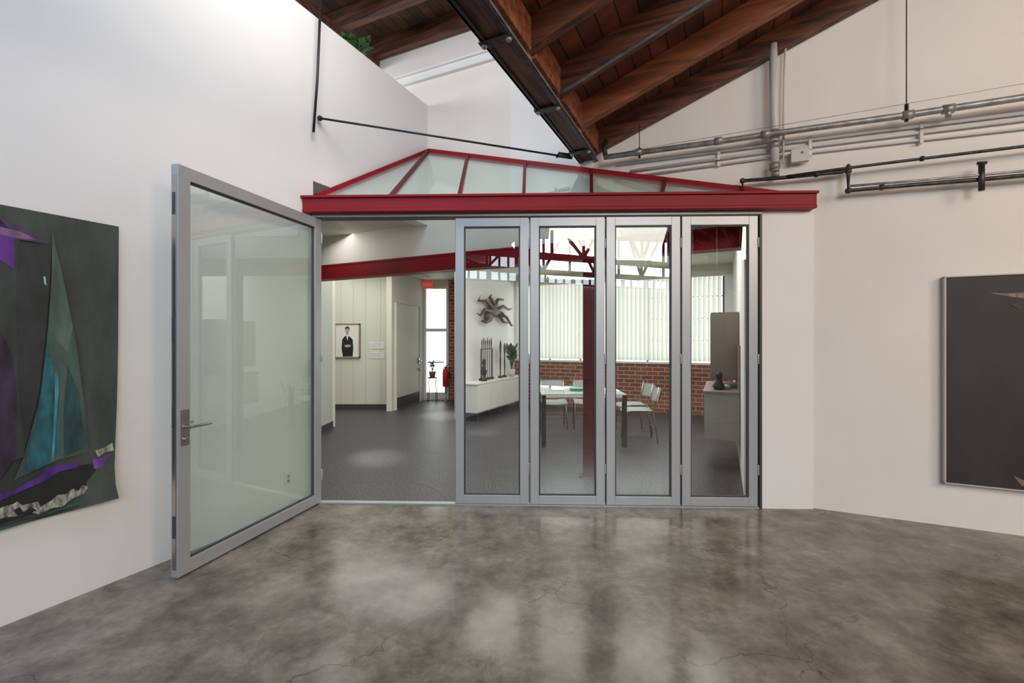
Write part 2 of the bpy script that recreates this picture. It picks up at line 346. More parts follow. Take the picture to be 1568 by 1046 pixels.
# ---------------- pipes on right wall
def rod(name,pts,r,m,o_=.1):
    o=MB(name); o.tube([hR(x,y,o_) for x,y in pts],r,m); return o
o=rod('sprinkler_pipe',[(925,241),(1100,217),(1180,205),(1390,176),(1568,149),(1640,138)],.026,GALV,.16)
for x,y in ((978,233),(1100,216),(1172,206),(1390,176),(1452,167)):
    q=hR(x,y,.16); o.tube([q-V*.035,q+V*.035],.036,GALV,12)
o.tube([hR(1452,167,.16),hR(1452,167,.16)+Vector((0,0,-.07))],.02,GALV)
o.tube([hR(928,242,.16),hR(925,228,.16),hR(928,215,.16)],.025,BLACK)
o.tube([hR(1388,-60,.16),hR(1388,186,.16)],.004,BLACK); o.tube([hR(1388,160,.16),hR(1388,186,.16)],.014,BLACK)
o.tube([hR(979,190,.16),hR(979,240,.16)],.004,BLACK); o.tube([hR(979,226,.16),hR(979,242,.16)],.012,BLACK)
o.done()
o=MB('vertical_standpipe'); o.tube([hR(1184,68,.09),hR(1185,150,.09),hR(1187,262,.09)],.034,WPIPE,14)
for y in (205,222,255): q=hR(1186,y,.09); o.tube([q-Z*.03,q+Z*.03],.043,GALV,14)
o.tube([hR(1187,262,.09),hR(1187,270,.05)],.034,GALV,14); o.done()
o=rod('thin_riser_pipe',[(1203,62),(1201,120),(1199,250)],.010,WPIPE,.06); o.done()
for i,(y0,y1,r) in enumerate(((252,172,.014),(262,182,.014),(268,196,.010))):
    o=rod('electrical_conduit',[(945+i*20,y0),(1205,y0-(y0-y1)*.42),(1640,y1-8)],r,WPIPE,.025)
    for x in (1100,1240,1410):
        t=(x-945)/(1640-945); q=hR(x,y0+(y1-8-y0)*t,.03); o.bar(q-Z*.03,q+Z*.03,.03,.02,WPIPE)
    o.done()
q=hR(1224,240,.04)
o=MB('junction_box'); o.extr([q+V*(-.07)-Z*.06,q+V*.07-Z*.06,q+V*.07+Z*.06,q-V*.07+Z*.06],-U*.05,WPIPE); o.tube([q+V*.02+Z*.02-U*.05,q+V*.02+Z*.02-U*.06],.012,GALV); o.done(.005)
BRASS=mat('brass',(.5,.3,.08),.3,1)
o=rod('iron_gas_pipe',[(1138,296),(1137,277),(1200,272),(1290,263),(1299,262),(1299,292),(1400,283),(1500,275),(1640,262)],.017,IRON,.1)
for x,y in ((1137,277),(1299,262),(1299,292),(1250,267),(1350,287)): o.blob(hR(x,y,.1),.026,.026,.026,IRON)
o.blob(hR(1299,256,.1),.02,.02,.03,BRASS)
o.done()
o=rod('iron_gas_pipe',[(1205,270),(1300,257),(1412,243),(1568,224),(1640,214)],.012,IRON,.12)
for x,y in ((1299,257),(1412,243)): o.blob(hR(x,y,.12),.022,.022,.022,IRON)
o.done()
o=rod('iron_gas_pipe',[(1300,285),(1400,277),(1500,268),(1640,255)],.010,GALV,.13)
o.tube([hR(1503,250,.13),hR(1503,292,.13)],.02,IRON); o.tube([hR(1496,250,.13),hR(1511,249,.13)],.012,IRON); o.done()
o=rod('guy_wire',[(960,232),(1568,128),(1640,116)],.002,GALV,.2); o.done()
o=MB('tie_rod')
pL=hL(490,181,.035); pE=L(EA-.12,.25,3.44)
o.tube([pL,pE],.010,BLACK); o.blob(pL,.025,.025,.025,BLACK); 
q=pE+(pL-pE)*.06; o.tube([q,pE],.018,BLACK); o.tube([pE+Vector((.0,0,.03)),pE+Vector((-.14,0,.05)),pE+Vector((-.16,0,-.0))],.012,BLACK); o.done()
o=MB('hanging_rod'); o.tube([hL(491,-2,.10),hL(486,120,.08),hL(480,202,.05)],.012,BLACK); o.tube([hL(491,-2,.10),L((hL(491,-2,.10)-C).dot(V),-(hL(491,-2,.10)-C).dot(U),5.33)],.012,BLACK); o.done()

# ---------------- paintings
def flat(mb,pts,off,m,fn=hL): mb.face([fn(x,y,off) for x,y in pts],m)
def pm(n,c,v=.25,s=8): return mat('paint_'+n,c,.6,var=min(.9,v*1.5),scale=s*.5,stretch=(3.2,3.2,1.0),bump=.15,bscale=120)
o=MB('abstract_painting_canvas')
base=pm('charcoal_green',(.046,.056,.050),.25,5)
rows=[(347,182,.03),(420,181.5,.025),(520,181,.025),(620,179,.03),(680,176.5,.045),(715,175.5,.06),(740,177,.075),(763,182,.09)]
bmv=[]
for k,(yr,xr,of) in enumerate(rows):
    row=[]
    for xx in (-90,-40,0,60,120,150,None):
        x=xr if xx is None else xx
        t=(520-yr)/(1106-182.0); y=520-t*(1106-x)
        o2=.022+(of-.022)*max(0,(x-60)/120.0)**1.5 if x>60 else .022
        row.append(o.bm.verts.new(hL(x,y,o2)))
    bmv.append(row)
for i in range(len(bmv)-1):
    for j in range(6):
        f=o.bm.faces.new([bmv[i][j],bmv[i][j+1],bmv[i+1][j+1],bmv[i+1][j]]); f.material_index=o.mi(base); f.smooth=True
for off,m,pts in (
 (.0345,pm('dark_green_field',(.034,.044,.040),.2),[(-80,355),(30,362),(34,600),(38,700),(-80,735)]),
 (.035,pm('black_green',(.024,.029,.029)),[(27,372),(79,374),(77,420),(71,500),(60,600),(38,690),(28,600),(24,470)]),
 (.0365,pm('sail_green',(.055,.088,.076),.35,4),[(80,350),(84,372),(96,420),(116,520),(132,640),(138,692),(90,704),(22,735),(36,700),(62,610),(74,500),(79,420)]),
 (.037,pm('sail_light',(.085,.130,.113),.28,5),[(80,352),(96,425),(112,500),(104,540),(86,520),(79,430)]),
 (.0375,pm('teal',(.014,.090,.108),.55,10),[(72,520),(80,555),(90,600),(92,690),(70,712),(34,728),(52,660),(64,590)]),
 (.0385,pm('blue',(.05,.22,.26),.4,14),[(84,572),(89,566),(90,600),(82,706),(79,706),(84,610)]),
 (.038,pm('deep_teal',(.018,.054,.060),.4),[(104,560),(120,600),(130,685),(98,700),(98,620)]),
 (.036,pm('indigo',(.032,.018,.042),.5),[(-80,480),(0,505),(18,540),(26,600),(24,700),(0,735),(-80,760)]),
 (.0365,pm('violet',(.11,.028,.24),.3),[(-80,300),(0,335),(22,360),(22,412),(0,398),(-80,380)]),
 (.0365,pm('violet_dim',(.06,.045,.09),.3),[(0,333),(40,350),(76,374),(22,366),(0,352)]),
 (.037,pm('mauve',(.22,.11,.23),.35),[(-10,345),(30,354),(58,368),(20,364),(0,358)]),
 (.0385,pm('mint',(.35,.5,.45),.2),[(66,423),(70,424),(71,438),(68,435)]),
 (.045,pm('black',(.012,.014,.014),.3),[(-40,790),(40,752),(100,716),(172,706),(172,716),(140,742),(80,770),(40,788),(-40,815)]),
 (.046,pm('purple',(.075,.022,.20),.45),[(-40,770),(20,750),(60,730),(72,716),(120,708),(118,716),(90,722),(66,738),(20,758),(-40,785)]),
 (.048,pm('lilac',(.17,.06,.30),.45),[(142,704),(173,694),(174,704),(158,716),(144,718)]),
 (.047,pm('bone',(.28,.28,.24),.9,40),[(-40,795),(8,775),(20,772),(26,768),(34,774),(50,770),(58,768),(62,776),(80,766),(88,758),(100,757),(112,748),(120,752),(126,743),(138,746),(128,756),(110,764),(96,776),(80,778),(60,788),(44,784),(30,790),(5,793),(-40,812)]),
 (.0475,pm('black_b',(.012,.014,.014),.3),[(20,782),(30,776),(36,784),(48,776),(56,782),(40,788),(28,790)]),
 (.049,pm('bone2',(.28,.32,.24),.9,40),[(146,690),(158,686),(172,678),(175,690),(162,692),(150,700)]),
 (.0465,pm('forest',(.035,.080,.060),.4),[(-30,822),(60,792),(110,770),(150,735),(173,718),(176,745),(176,758),(100,782),(0,808)]),
): flat(o,pts,off,m)
o.done()
o=MB('dark_framed_painting')
FR=mat('pale_frame',(.50,.46,.41),.45); DK=pm('dark_brown',(.026,.020,.021),.12,4)
def aR(px,py=520,of=.06): return (hR(px,py,of)-C).dot(V)
a0=aR(1449); a1=a0+1.7; z1=hR(1449,425,.06).z; z0=hR(1449,739,.06).z
o.abox(a0,a1,0.01,.05,z0,z1,DK); 
for aa0,aa1,zz0,zz1 in ((a0-.01,a0,z0-.01,z1+.01),(a1,a1+.01,z0-.01,z1+.01),(a0-.01,a1+.01,z1,z1+.01),(a0-.01,a1+.01,z0-.01,z0)): o.abox(aa0,aa1,.005,.06,zz0,zz1,FR)
for c_,pts in (((.20,.14,.10),[(1514,448),(1535,449.5),(1568,448),(1600,450),(1590,459),(1552,455),(1530,451.5)]),((.15,.11,.07),[(1551,728),(1568,736),(1600,746),(1600,750),(1564,744)]),((.045,.03,.022),[(1545,466),(1568,462),(1600,466),(1600,474),(1560,473)])):
    flat(o,pts,.053,pm('mark%d'%int(c_[0]*100),c_,.35,20),hR)
o.done()
q=hL(441,733,.0)
o=MB('wall_outlet'); o.extr([q-U*.035-Z*.057,q+U*.035-Z*.057,q+U*.035+Z*.057,q-U*.035+Z*.057],V*.006,WPAINT)
for dz in (-.02,.02): o.extr([q+V*.007-U*.012+Z*(dz-.012),q+V*.007+U*.012+Z*(dz-.012),q+V*.007+U*.012+Z*(dz+.012),q+V*.007-U*.012+Z*(dz+.012)],V*.001,GALV)
o.done()

# ---------------- interior
SEAM=mat('carpet_seam',(.16,.15,.155),.7)
o=MB('carpet_seam_line')
def gnd(px,py): D_=H*F/(py-HY); return Vector(((px-CX)/F*D_,D_,0))
def ribbon(pts,w=.012):
    ps=[gnd(*p)+Z*.0015 for p in pts]; ls=[];rs=[]
    for i,p in enumerate(ps):
        d=(ps[min(i+1,len(ps)-1)]-ps[max(0,i-1)]).normalized(); s=d.cross(Z)*w/2; ls.append(p-s); rs.append(p+s)
    for i in range(len(ps)-1): o.face([ls[i],ls[i+1],rs[i+1],rs[i]],SEAM)
ribbon([(488,756),(520,745),(560,738),(600,736),(640,739),(668,748),(688,764)])
ribbon([(600,676),(630,684),(660,692),(690,697),(720,700)])
o.done()
o=MB('wall_hallway_left'); o.plan([(-3.1,4.6),(-3.1,7.78),(-3.25,7.78),(-3.25,4.6)],0,3.02,PIER)
q=L(-.15,1.95); o.plan([q,(-3.25,4.75),(-3.25,4.62),L(-.15,2.07)],0,3.02,CREAM); o.done()
o=MB('baseboard_hallway'); o.plan([(-3.09,4.9),(-3.09,7.79),(-3.1,7.79),(-3.1,4.9)],0,.11,ALUD); o.done()
GY=9.9
PANEL=mat('panel_wall',(.64,.65,.57),.65)
o=MB('wall_gallery'); o.box(-6.5,-2.6,GY,GY+.12,0,3.02,PANEL)
JN=mat('panel_joint',(.42,.43,.38),.7)
for x in (hY(p,520,GY).x for p in (522,541,560,583,598)): o.box(x-.003,x+.003,GY-.003,GY,0.1,3.0,JN)
o.plan([(-3.1,7.78),(-6.5,7.78),(-6.5,7.9),(-3.1,7.9)],0,3.02,CREAM); o.box(-6.6,-6.5,7.8,10,0,3.02,CREAM); o.done()
o=MB('baseboard_gallery'); o.box(-6.5,-2.6,GY-.015,GY-.004,0,.1,ALUD); o.done()
dA=Vector((-2.55,9.55,0)); dB=Vector((-2.22,11.38,0)); dd=(dB-dA).normalized(); dn=Vector((dd.y,-dd.x,0))
o=MB('wall_hallway_door_side'); o.plan([dA,dB,dB-dn*.12,dA-dn*.12],0,3.02,PANEL); 
o.plan([dA-dd*.0,dA+dn*.0+Vector((0,.35,0))-dn*.1,Vector((-2.72,9.9,0)),Vector((-2.66,9.55,0))],0,3.02,PANEL); o.done()
o=MB('door_6')
def ds(px): 
    r=ray(px,520); t=(dA-CAM).dot(dn)/r.dot(dn); return ((CAM+r*t)-dA).dot(dd)
x0,x1=ds(605),ds(641)
def dp(s0,s1,o0,o1,z0,z1,m): o.extr([dA+dd*s0+dn*o0+Z*z0,dA+dd*s1+dn*o0+Z*z0,dA+dd*s1+dn*o1+Z*z0,dA+dd*s0+dn*o1+Z*z0],(0,0,z1-z0),m)
dp(x0,x1,.002,.03,0.01,2.32,mat('door_paint',(.55,.56,.49),.5)); dp(x0+.02,x1-.02,.03,.035,.02,.26,ALUD)
dp(x0-.03,x0,.0,.045,0,2.36,CREAM); dp(x1,x1+.03,.0,.045,0,2.36,CREAM); dp(x0-.03,x1+.03,.0,.045,2.32,2.36,CREAM)
dp(x1-.1,x1-.04,.03,.05,.93,1.08,STEEL); o.tube([dA+dd*(x1-.07)+dn*.05+Z*1,dA+dd*(x1-.07)+dn*.1+Z*1,dA+dd*(x1-.2)+dn*.1+Z*1],.012,STEEL)
o.blob(dA+dd*(x1-.06)+dn*.05+Z*.80,.03,.03,.03,STEEL); o.done()
EY=11.4
ex0=hY(649,520,EY).x; ex1=hY(687,520,EY).x
o=MB('wall_exit'); o.box(-3.6,ex0,EY,EY+.2,0,3.02,CREAM); o.box(ex1,1.0,EY,EY+.2,0,3.02,BRK0); o.box(ex0,ex1,EY,EY+.2,2.86,3.02,CREAM); o.done()
o=MB('door_7')
for a_,b_ in ((ex0,ex0+.06),(ex1-.06,ex1)): o.box(a_,b_,EY-.03,EY+.08,0,2.86,WPAINT)
for z0,z1 in ((0,.18),(1.72,1.80),(2.8,2.86)): o.box(ex0,ex1,EY-.02,EY+.06,z0,z1,WPAINT)
o.box(ex0+.06,ex1-.06,EY+.02,EY+.03,.18,2.8,GL)
o.bar(Vector((ex0+.1,EY-.07,.95)),Vector((ex1-.1,EY-.07,.95)),.03,.03,STEEL)
o.box(ex0-.2,ex1+.2,EY+.9,EY+.95,-.1,3.0,DAY)
o.done()
o=MB('exit_sign'); q=hY(655,436,10.9); o.box(q.x-.12,q.x+.12,10.88,10.92,q.z-.09,q.z+.09,mat('exit_red',(.6,.02,.02),.4,emit=(1,.05,.03),es=.3)); o.tube([q+Z*.08,(q.x,q.y,3.02)],.01,WPAINT)
for k in range(4): o.box(q.x-.095+k*.05,q.x-.065+k*.05,10.873,10.879,q.z-.045,q.z+.045,WPAINT)
o.done()
REDG=mat('extinguisher_red',(.55,.015,.01),.3)
q=hY(679,585,10.9)
o=MB('fire_extinguisher'); o.lathe((q.x,11.25,.35),[(.06,0),(.075,.02),(.075,.36),(.06,.42),(.025,.45),(.025,.50)],REDG); o.bar((q.x-.02,11.25,.86),(q.x+.10,11.25,.90),.02,.015,BLACK); o.tube([(q.x,11.25,.84),(q.x+.1,11.22,.8),(q.x+.11,11.21,.55)],.012,BLACK); o.tube([(q.x-.03,11.25,.83),(q.x-.06,11.2,.80),(q.x-.02,11.17,.78)],.01,BLACK)
o.lathe((q.x,11.25,0),[(.10,0),(.10,.02),(.02,.03),(.02,.33),(.07,.34),(.07,.35)],STEEL); o.done()
o=MB('wall_partition'); o.abox(-1.18,-1.057,-2.52,-5.0,0,3.02,WHITE); o.done()
LEAF=mat('leaf_green',(.05,.16,.04),.5,var=.4,scale=20)
def plant(name,base,h,n,r,pot=True,pm_=None):
    mb=MB(name); base=Vector(base)
    if pot: mb.lathe(base,[(.06,0),(.085,.12),(.09,.14),(.075,.14)],pm_ or WPAINT)
    top=base+Z*(.13 if pot else 0)
    for i in range(n):
        t=random.uniform(0,6.28); rr=r*random.uniform(.4,1); hh=h*random.uniform(.5,1)
        p1=top+Vector((math.cos(t)*rr*.4,math.sin(t)*rr*.4,hh*.7)); p2=top+Vector((math.cos(t)*rr,math.sin(t)*rr,hh))
        mb.tube([top,p1],.003,LEAF,5)
        sd=Vector((-math.sin(t),math.cos(t),0))*r*.22
        m_=(p1+p2)/2
        mb.face([p1,m_+sd,p2,m_-sd],LEAF)
        p3=p1+Vector((math.cos(t+1.5)*rr*.6,math.sin(t+1.5)*rr*.6,.02)); m_=(p1+p3)/2; sd=Vector((-math.sin(t+1.5),math.cos(t+1.5),0))*r*.2
        mb.face([p1,m_+sd,p3,m_-sd],LEAF)
    return mb
plant('potted_plant',(hY(661,520,10.9).x,11.0,0.60),.30,16,.12,True,mat('terracotta',(.4,.12,.05),.7)).done()
o=MB('plant_stand'); xx=hY(661,520,10.9).x; 
for dx,dy in ((-.08,-.08),(.08,-.08),(.08,.08),(-.08,.08)): o.tube([(xx+dx*1.3,11.0+dy*1.3,0),(xx+dx,11.0+dy,.58)],.008,BLACK,6)
o.lathe((xx,11.0,.58),[(.12,0),(.12,.02)],BLACK); o.done()
def fr(name,x0,y0,x1,y1,Y,border,mf,mi):
    o=MB(name); p=hY(x0,y0,Y); q=hY(x1,y1,Y)
    o.box(p.x,q.x,Y-.03,Y-.005,q.z,p.z,mi)
    for a,b_,c_,d_ in ((p.x,p.x+border,q.z,p.z),(q.x-border,q.x,q.z,p.z),(p.x,q.x,p.z-border,p.z),(p.x,q.x,q.z,q.z+border)): o.box(a,b_,Y-.045,Y-.004,c_,d_,mf)
    return o
PW=mat('print_paper',(.75,.75,.72),.5)
o=fr('framed_portrait_photo',513,495.5,552,548,GY,.025,mat('frame_wood',(.35,.22,.16),.5),PW)
JB=mat('ink_black',(.012,.012,.014),.5); SK=mat('print_skin',(.38,.34,.31),.5)
Y=GY-.031
def fl(pts,m,k=0): o.face([hY(x,y,Y-.001*k) for x,y in pts],m)
fl([(524,520),(528,515),(530,514),(533,514),(536,516),(540,520),(541,533),(540,546),(525,546),(523,534)],JB,1)
fl([(530,514),(533.5,514),(532,522)],PW,2)
fl([(528.5,504),(530,501.5),(533,501.5),(535,504),(534.6,509),(533,513),(530.5,513),(529,509)],SK,2)
fl([(528,505),(528.5,501.5),(531,500),(534,500.3),(535.5,503),(535,506),(534,503),(530,503)],JB,3)
fl([(527,529),(531,527.5),(536,528),(538,530),(534,532),(529,532)],SK,3)
o.done()
LI=mat('label_ink',(.3,.3,.3),.6)
for y0,y1 in ((524,534),(539,549)):
    o=MB('wall_label'); p=hY(566,y0,GY); q=hY(588,y1,GY); o.box(p.x,q.x,GY-.01,GY-.004,q.z,p.z,PW); 
    for k in range(3):
        z=p.z-.03-.03*k; o.box(p.x+.02,q.x-.05,GY-.0115,GY-.01,z-.004,z,LI)
    o.done()
WB=-4.99; wz0,wz1=1.05,2.80
o=MB('wall_window')
o.abox(-1.18,3.8,WB-.2,WB,0,wz0-.02,BRK); o.abox(-1.18,3.8,WB-.2,WB,wz1,3.02,CREAM)
o.abox(-1.18,-.95,WB-.2,WB,wz0-.02,wz1,WHITE); o.abox(3.5,3.8,WB-.2,WB,wz0-.02,wz1,WHITE); o.done()
o=MB('window_1')
o.abox(-.95,3.5,WB-.16,WB-.15,wz0-.02,wz1,DAY)
o.abox(-.95,3.5,WB-.15,WB+.02,wz0-.04,wz0,WPAINT)
for a_ in [-.93+i*.736 for i in range(7)]: o.abox(a_-.02,a_+.02,WB-.14,WB-.1,wz0,wz1,ALUD)
for z in (1.5,1.95,2.4): o.abox(-.95,3.5,WB-.135,WB-.11,z-.012,z+.012,ALUD)
o.done()
def blindmat():
    m=bpy.data.materials.new('blind_fabric'); m.use_nodes=True; nt=m.node_tree; nt.nodes.clear()
    o=nt.nodes.new('ShaderNodeOutputMaterial'); d=nt.nodes.new('ShaderNodeBsdfDiffuse'); t=nt.nodes.new('ShaderNodeBsdfTranslucent'); x=nt.nodes.new('ShaderNodeMixShader'); x.inputs[0].default_value=.5
    d.inputs[0].default_value=(.78,.78,.74,1); t.inputs[0].default_value=(.78,.79,.74,1)
    nt.links.new(d.outputs[0],x.inputs[1]);nt.links.new(t.outputs[0],x.inputs[2]);nt.links.new(x.outputs[0],o.inputs[0]); return m
BF=blindmat()
o=MB('vertical_blinds')
a_=-.9
while a_<3.46:
    p=L(a_,WB+.08,0); ang=math.radians(40); d=(V*math.cos(ang)+U*math.sin(ang))
    o.face([p-d*.05+Z*(wz0+.03),p+d*.05+Z*(wz0+.03),p+d*.05+Z*(wz1-.03),p-d*.05+Z*(wz1-.03)],BF); a_+=.088
o.abox(-.95,3.5,WB+.04,WB+.12,wz1-.03,wz1+.03,WPAINT); o.done()
o=MB('wall_office_right'); o.abox(3.65,3.8,-.15,WB-.2,0,3.02,WHITE); o.done()
CABG=mat('cabinet_grey',(.36,.34,.31),.5); CABB=mat('cabinet_taupe',(.22,.18,.15),.45)
o=MB('wall_mounted_cabinet')
o.abox(3.27,3.645,-1.0,-2.4,.34,.88,CABG); o.abox(3.25,3.645,-.98,-2.42,.88,.91,CABB)
for k in range(3): o.abox(3.262,3.27,-1.02-.46*k,-1.45-.46*k,.36,.86,CABG)
o.abox(3.33,3.645,-1.35,-2.4,1.02,1.86,CABB); o.abox(3.63,3.648,-1.0,-2.4,.91,1.45,CABB)
for k in range(2): o.abox(3.322,3.33,-1.37-.52*k,-1.87-.52*k,1.04,1.84,CABB)
o.done(.003)
o=MB('ceramic_figurine'); q=L(3.42,-1.2,.91); o.lathe(q,[(.05,0),(.07,.04),(.04,.10),(.03,.14),(.045,.19),(.02,.22)],BLACK); o.lathe(q+Vector((.12,.05,0)),[(.04,0),(.05,.03),(.02,.06)],CABG); o.done()
o=MB('white_sideboard')
sa0,sa1,sb0,sb1=-1.05,-.62,-2.4,-4.5
o.abox(sa0,sa1,sb0,sb1,.16,.68,WPAINT); o.abox(sa0,sa1+.015,sb0+.015,sb1-.015,.68,.71,WPAINT)
nD=4; w=(sb1-sb0)/nD
for k in range(nD): o.abox(sa1,sa1+.012,sb0+w*k-.008,sb0+w*(k+1)+.008,.18,.66,WPAINT)
for b_ in (sb0-.12,(sb0+sb1)/2,sb1+.12):
    for a_ in (sa0+.06,sa1-.05): o.abox(a_-.015,a_+.015,b_-.015,b_+.015,0,.16,ALUD)
o.done(.003)
DS=mat('dark_carved_wood',(.03,.02,.016),.5); LB=mat('light_bone',(.5,.48,.4),.5)
def sb(b_,a_=-.85): return L(a_,b_,.711)
o=MB('carved_stick_rack'); q=sb(-3.2)
o.bar(q-U*.25+Z*.02,q+U*.25+Z*.02,.08,.04,DS); o.bar(q-U*.24+Z*.62,q+U*.24+Z*.62,.02,.02,DS)
for k in range(6):
    p=q+U*(-.20+k*.08); o.tube([p+Z*.03,p+Z*.4,p+Z*.66,p+Z*.76,p+Z*(.82+.03*(k%2))],.01,DS,8,rs=[.006,.007,.008,.014,.005])
for sg in(-1,1): o.tube([q+U*.24*sg+Z*.03,q+U*.24*sg+Z*.62],.010,DS,8)
o.done()
o=MB('carved_figure'); q=sb(-2.9,-.75); o.lathe(q,[(.06,0),(.06,.03),(.02,.05),(.03,.12),(.045,.2),(.035,.27),(.02,.3),(.033,.34),(.03,.4),(.008,.45)],DS); o.tube([q+Z*.25,q+V*.06+Z*.2,q+V*.04+Z*.12],.01,DS); o.tube([q+Z*.25,q-V*.06+Z*.2,q-V*.04+Z*.12],.01,DS); o.done()
for b_,h_ in ((-3.72,.80),(-3.92,.74)):
    o=MB('tall_wood_sculpture'); q=sb(b_,-.8); o.lathe(q,[(.05,0),(.05,.03),(.012,.05),(.018,h_*.4),(.012,h_*.6),(.022,h_*.8),(.022,h_*.9),(.005,h_)],DS); o.done()
plant('potted_plant',sb(-4.28,-.8),.62,46,.22).done()
o=MB('small_ceramic_bowl'); o.lathe(sb(-4.05,-.68),[(.03,0),(.05,.04),(.06,.06),(.05,.055)],LB); o.done()
o=MB('wall_hung_figure_sculpture'); q=L(-.98,-3.75,2.12)
WB2=mat('worn_bronze',(.10,.05,.045),.45,var=.5,scale=20)
UZ=lambda x,z: q+U*x*1.45+Z*z*.8
RU=Matrix.Rotation(-TH,3,'Z')
o.blob(UZ(0,0),.08,.26,.10,WB2,RU); o.blob(UZ(.04,.17),.06,.11,.08,WB2,RU); o.blob(UZ(-.14,-.16),.06,.16,.11,WB2,RU); o.blob(UZ(.2,-.04),.05,.22,.06,DS,RU)
for pts in ([(0,.05),(-.25,.25),(-.48,.22),(-.42,.36)],[(-.05,-.02),(-.3,.02),(-.42,-.14),(-.52,-.10)],[(-.08,-.15),(-.25,-.3),(-.38,-.28)],[(.05,.05),(.3,.18),(.5,.10),(.62,.16)],[(.2,-.05),(.42,-.12),(.6,-.35),(.66,-.33)],[(.02,.2),(.12,.34),(.3,.36)],[(.15,-.08),(.3,-.25),(.45,-.28)],[(-.02,.22),(-.15,.36),(-.1,.42)]):
    o.tube([UZ(x,z)+V*.02 for x,z in pts],.03,WB2,8,rs=[.045,.035,.022,.008][:len(pts)])
o.tube([q-V*.07,q],.02,DS); o.done()
o=MB('glass_meeting_table')
tx0,tx1,ty0,ty1=.42,1.62,6.35,7.55
TG=glassmat('table_glass',(.80,.88,.85),2.6,.08,(.5,.55,.53))
o.box(tx0,tx1,ty0,ty1,.735,.75,TG)
TBK=mat('dark_bronze_steel',(.03,.03,.03),.35,.4)
for x in (tx0+.03,tx1-.03):
    for y in (ty0+.03,ty1-.03): o.box(x-.03,x+.03,y-.03,y+.03,0,.733,TBK)
for y in (ty0+.03,ty1-.03): o.box(tx0,tx1,y-.02,y+.02,.70,.733,WPAINT)
for x in (tx0+.03,tx1-.03): o.box(x-.02,x+.02,ty0,ty1,.70,.733,WPAINT)
o.done(.002)
o=MB('teal_tray'); o.lathe((1.0,6.95,.751),[(.1,0),(.13,.02),(.12,.02)],mat('teal_glaze',(.02,.30,.26),.3)); o.done()
o=MB('paper_stack'); o.box(.6,.8,6.8,7.05,.751,.762,PW); o.done()
SEAT=mat('grey_seat_shell',(.36,.39,.38),.35)
def chair(x,y,r):
    mb=MB('meeting_chair'); M=Matrix.Translation((x,y,0))@Matrix.Rotation(math.radians(r),4,'Z')
    P=lambda a,b_,c_: M@Vector((a,b_,c_))
    for sx in (-.22,.22):
        mb.tube([P(sx,.22,0),P(sx*.9,.20,.44),P(sx*.9,-.18,.44),P(sx,-.24,0)],.010,STEEL,8)
        mb.tube([P(sx*.9,-.16,.44),P(sx*.92,-.22,.62),P(sx*.9,-.26,.82)],.010,STEEL,8)
    mb.tube([P(-.22,.21,.2),P(.22,.21,.2)],.007,STEEL,6); mb.tube([P(-.22,-.22,.2),P(.22,-.22,.2)],.007,STEEL,6)
    def sheet(f,nu,nv):
        vs=[[mb.bm.verts.new(M@Vector(f(i/nu,j/nv))) for j in range(nv+1)] for i in range(nu+1)]
        for i in range(nu):
            for j in range(nv):
                ff=mb.bm.faces.new([vs[i][j],vs[i+1][j],vs[i+1][j+1],vs[i][j+1]]); ff.smooth=True; ff.material_index=mb.mi(SEAT)
    for d in (0,.012):
        sheet(lambda u,v:((u-.5)*.44,-.2+v*.44,.455+d-.02*math.cos((u-.5)*3)-(.03*max(0,v-.8)*5)**1),8,6)
        sheet(lambda u,v:((u-.5)*.44,-.23-.05*v-d-.04*math.cos((u-.5)*3),.58+v*.20),8,4)
    mb.done()
chair(.72,7.85,180); chair(1.30,7.9,175); chair(1.92,6.85,85); chair(2.0,7.45,95)
o=MB('track_light_rail'); o.abox(0.6,3.4,-3.2,-3.24,2.96,2.985,WPAINT)
for a_ in (.6,2,3.4): o.tube([L(a_,-3.22,2.98),L(a_,-3.22,3.02)],.01,WPAINT,6)
for a_ in (.9,1.7,2.3,2.8,3.2):
    q=L(a_,-3.22,2.9); o.tube([q+Z*.07,q],.01,WPAINT,6); o.tube([q,q+V*.03-Z*.02-U*-.1-Z*.06],.035,WPAINT,12)
o.done()
mb=plant('trailing_parapet_plant',hL(545,84,-.08),.16,60,.20,False); mb.done()

# ---------------- behind-camera: clerestory windows and trusses
o=MB('window_2')
a_=3.0
while a_<15:
    w_=1.0; top=min(zr(a_),zr(a_+w_))-.12; bot=3.55
    if top-bot>.25:
        o.abox(a_,a_+w_,11.95,11.97,bot,top,DAYC)
        n=max(1,int((top-bot)/.40))
        for k in range(n+1): z=bot+(top-bot)*k/n; o.abox(a_,a_+w_,11.9,11.95,z-.035,z+.035,BLACK)
        for k in range(4): o.abox(a_+w_*k/3-.035,a_+w_*k/3+.035,11.9,11.95,bot,top,BLACK)
    a_+=1.1
o.done()
for bt in (7.4,9.8):
    o=MB('roof_truss')
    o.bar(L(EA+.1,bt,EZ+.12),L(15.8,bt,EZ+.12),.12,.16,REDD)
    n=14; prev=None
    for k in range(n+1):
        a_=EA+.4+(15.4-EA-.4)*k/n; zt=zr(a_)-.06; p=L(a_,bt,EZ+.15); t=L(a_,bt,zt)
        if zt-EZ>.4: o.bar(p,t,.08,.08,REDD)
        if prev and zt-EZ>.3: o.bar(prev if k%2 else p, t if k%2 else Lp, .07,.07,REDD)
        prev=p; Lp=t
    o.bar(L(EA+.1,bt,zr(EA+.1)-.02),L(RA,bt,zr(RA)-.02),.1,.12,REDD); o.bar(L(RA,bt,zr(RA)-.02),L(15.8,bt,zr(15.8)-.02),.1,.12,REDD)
    o.done()

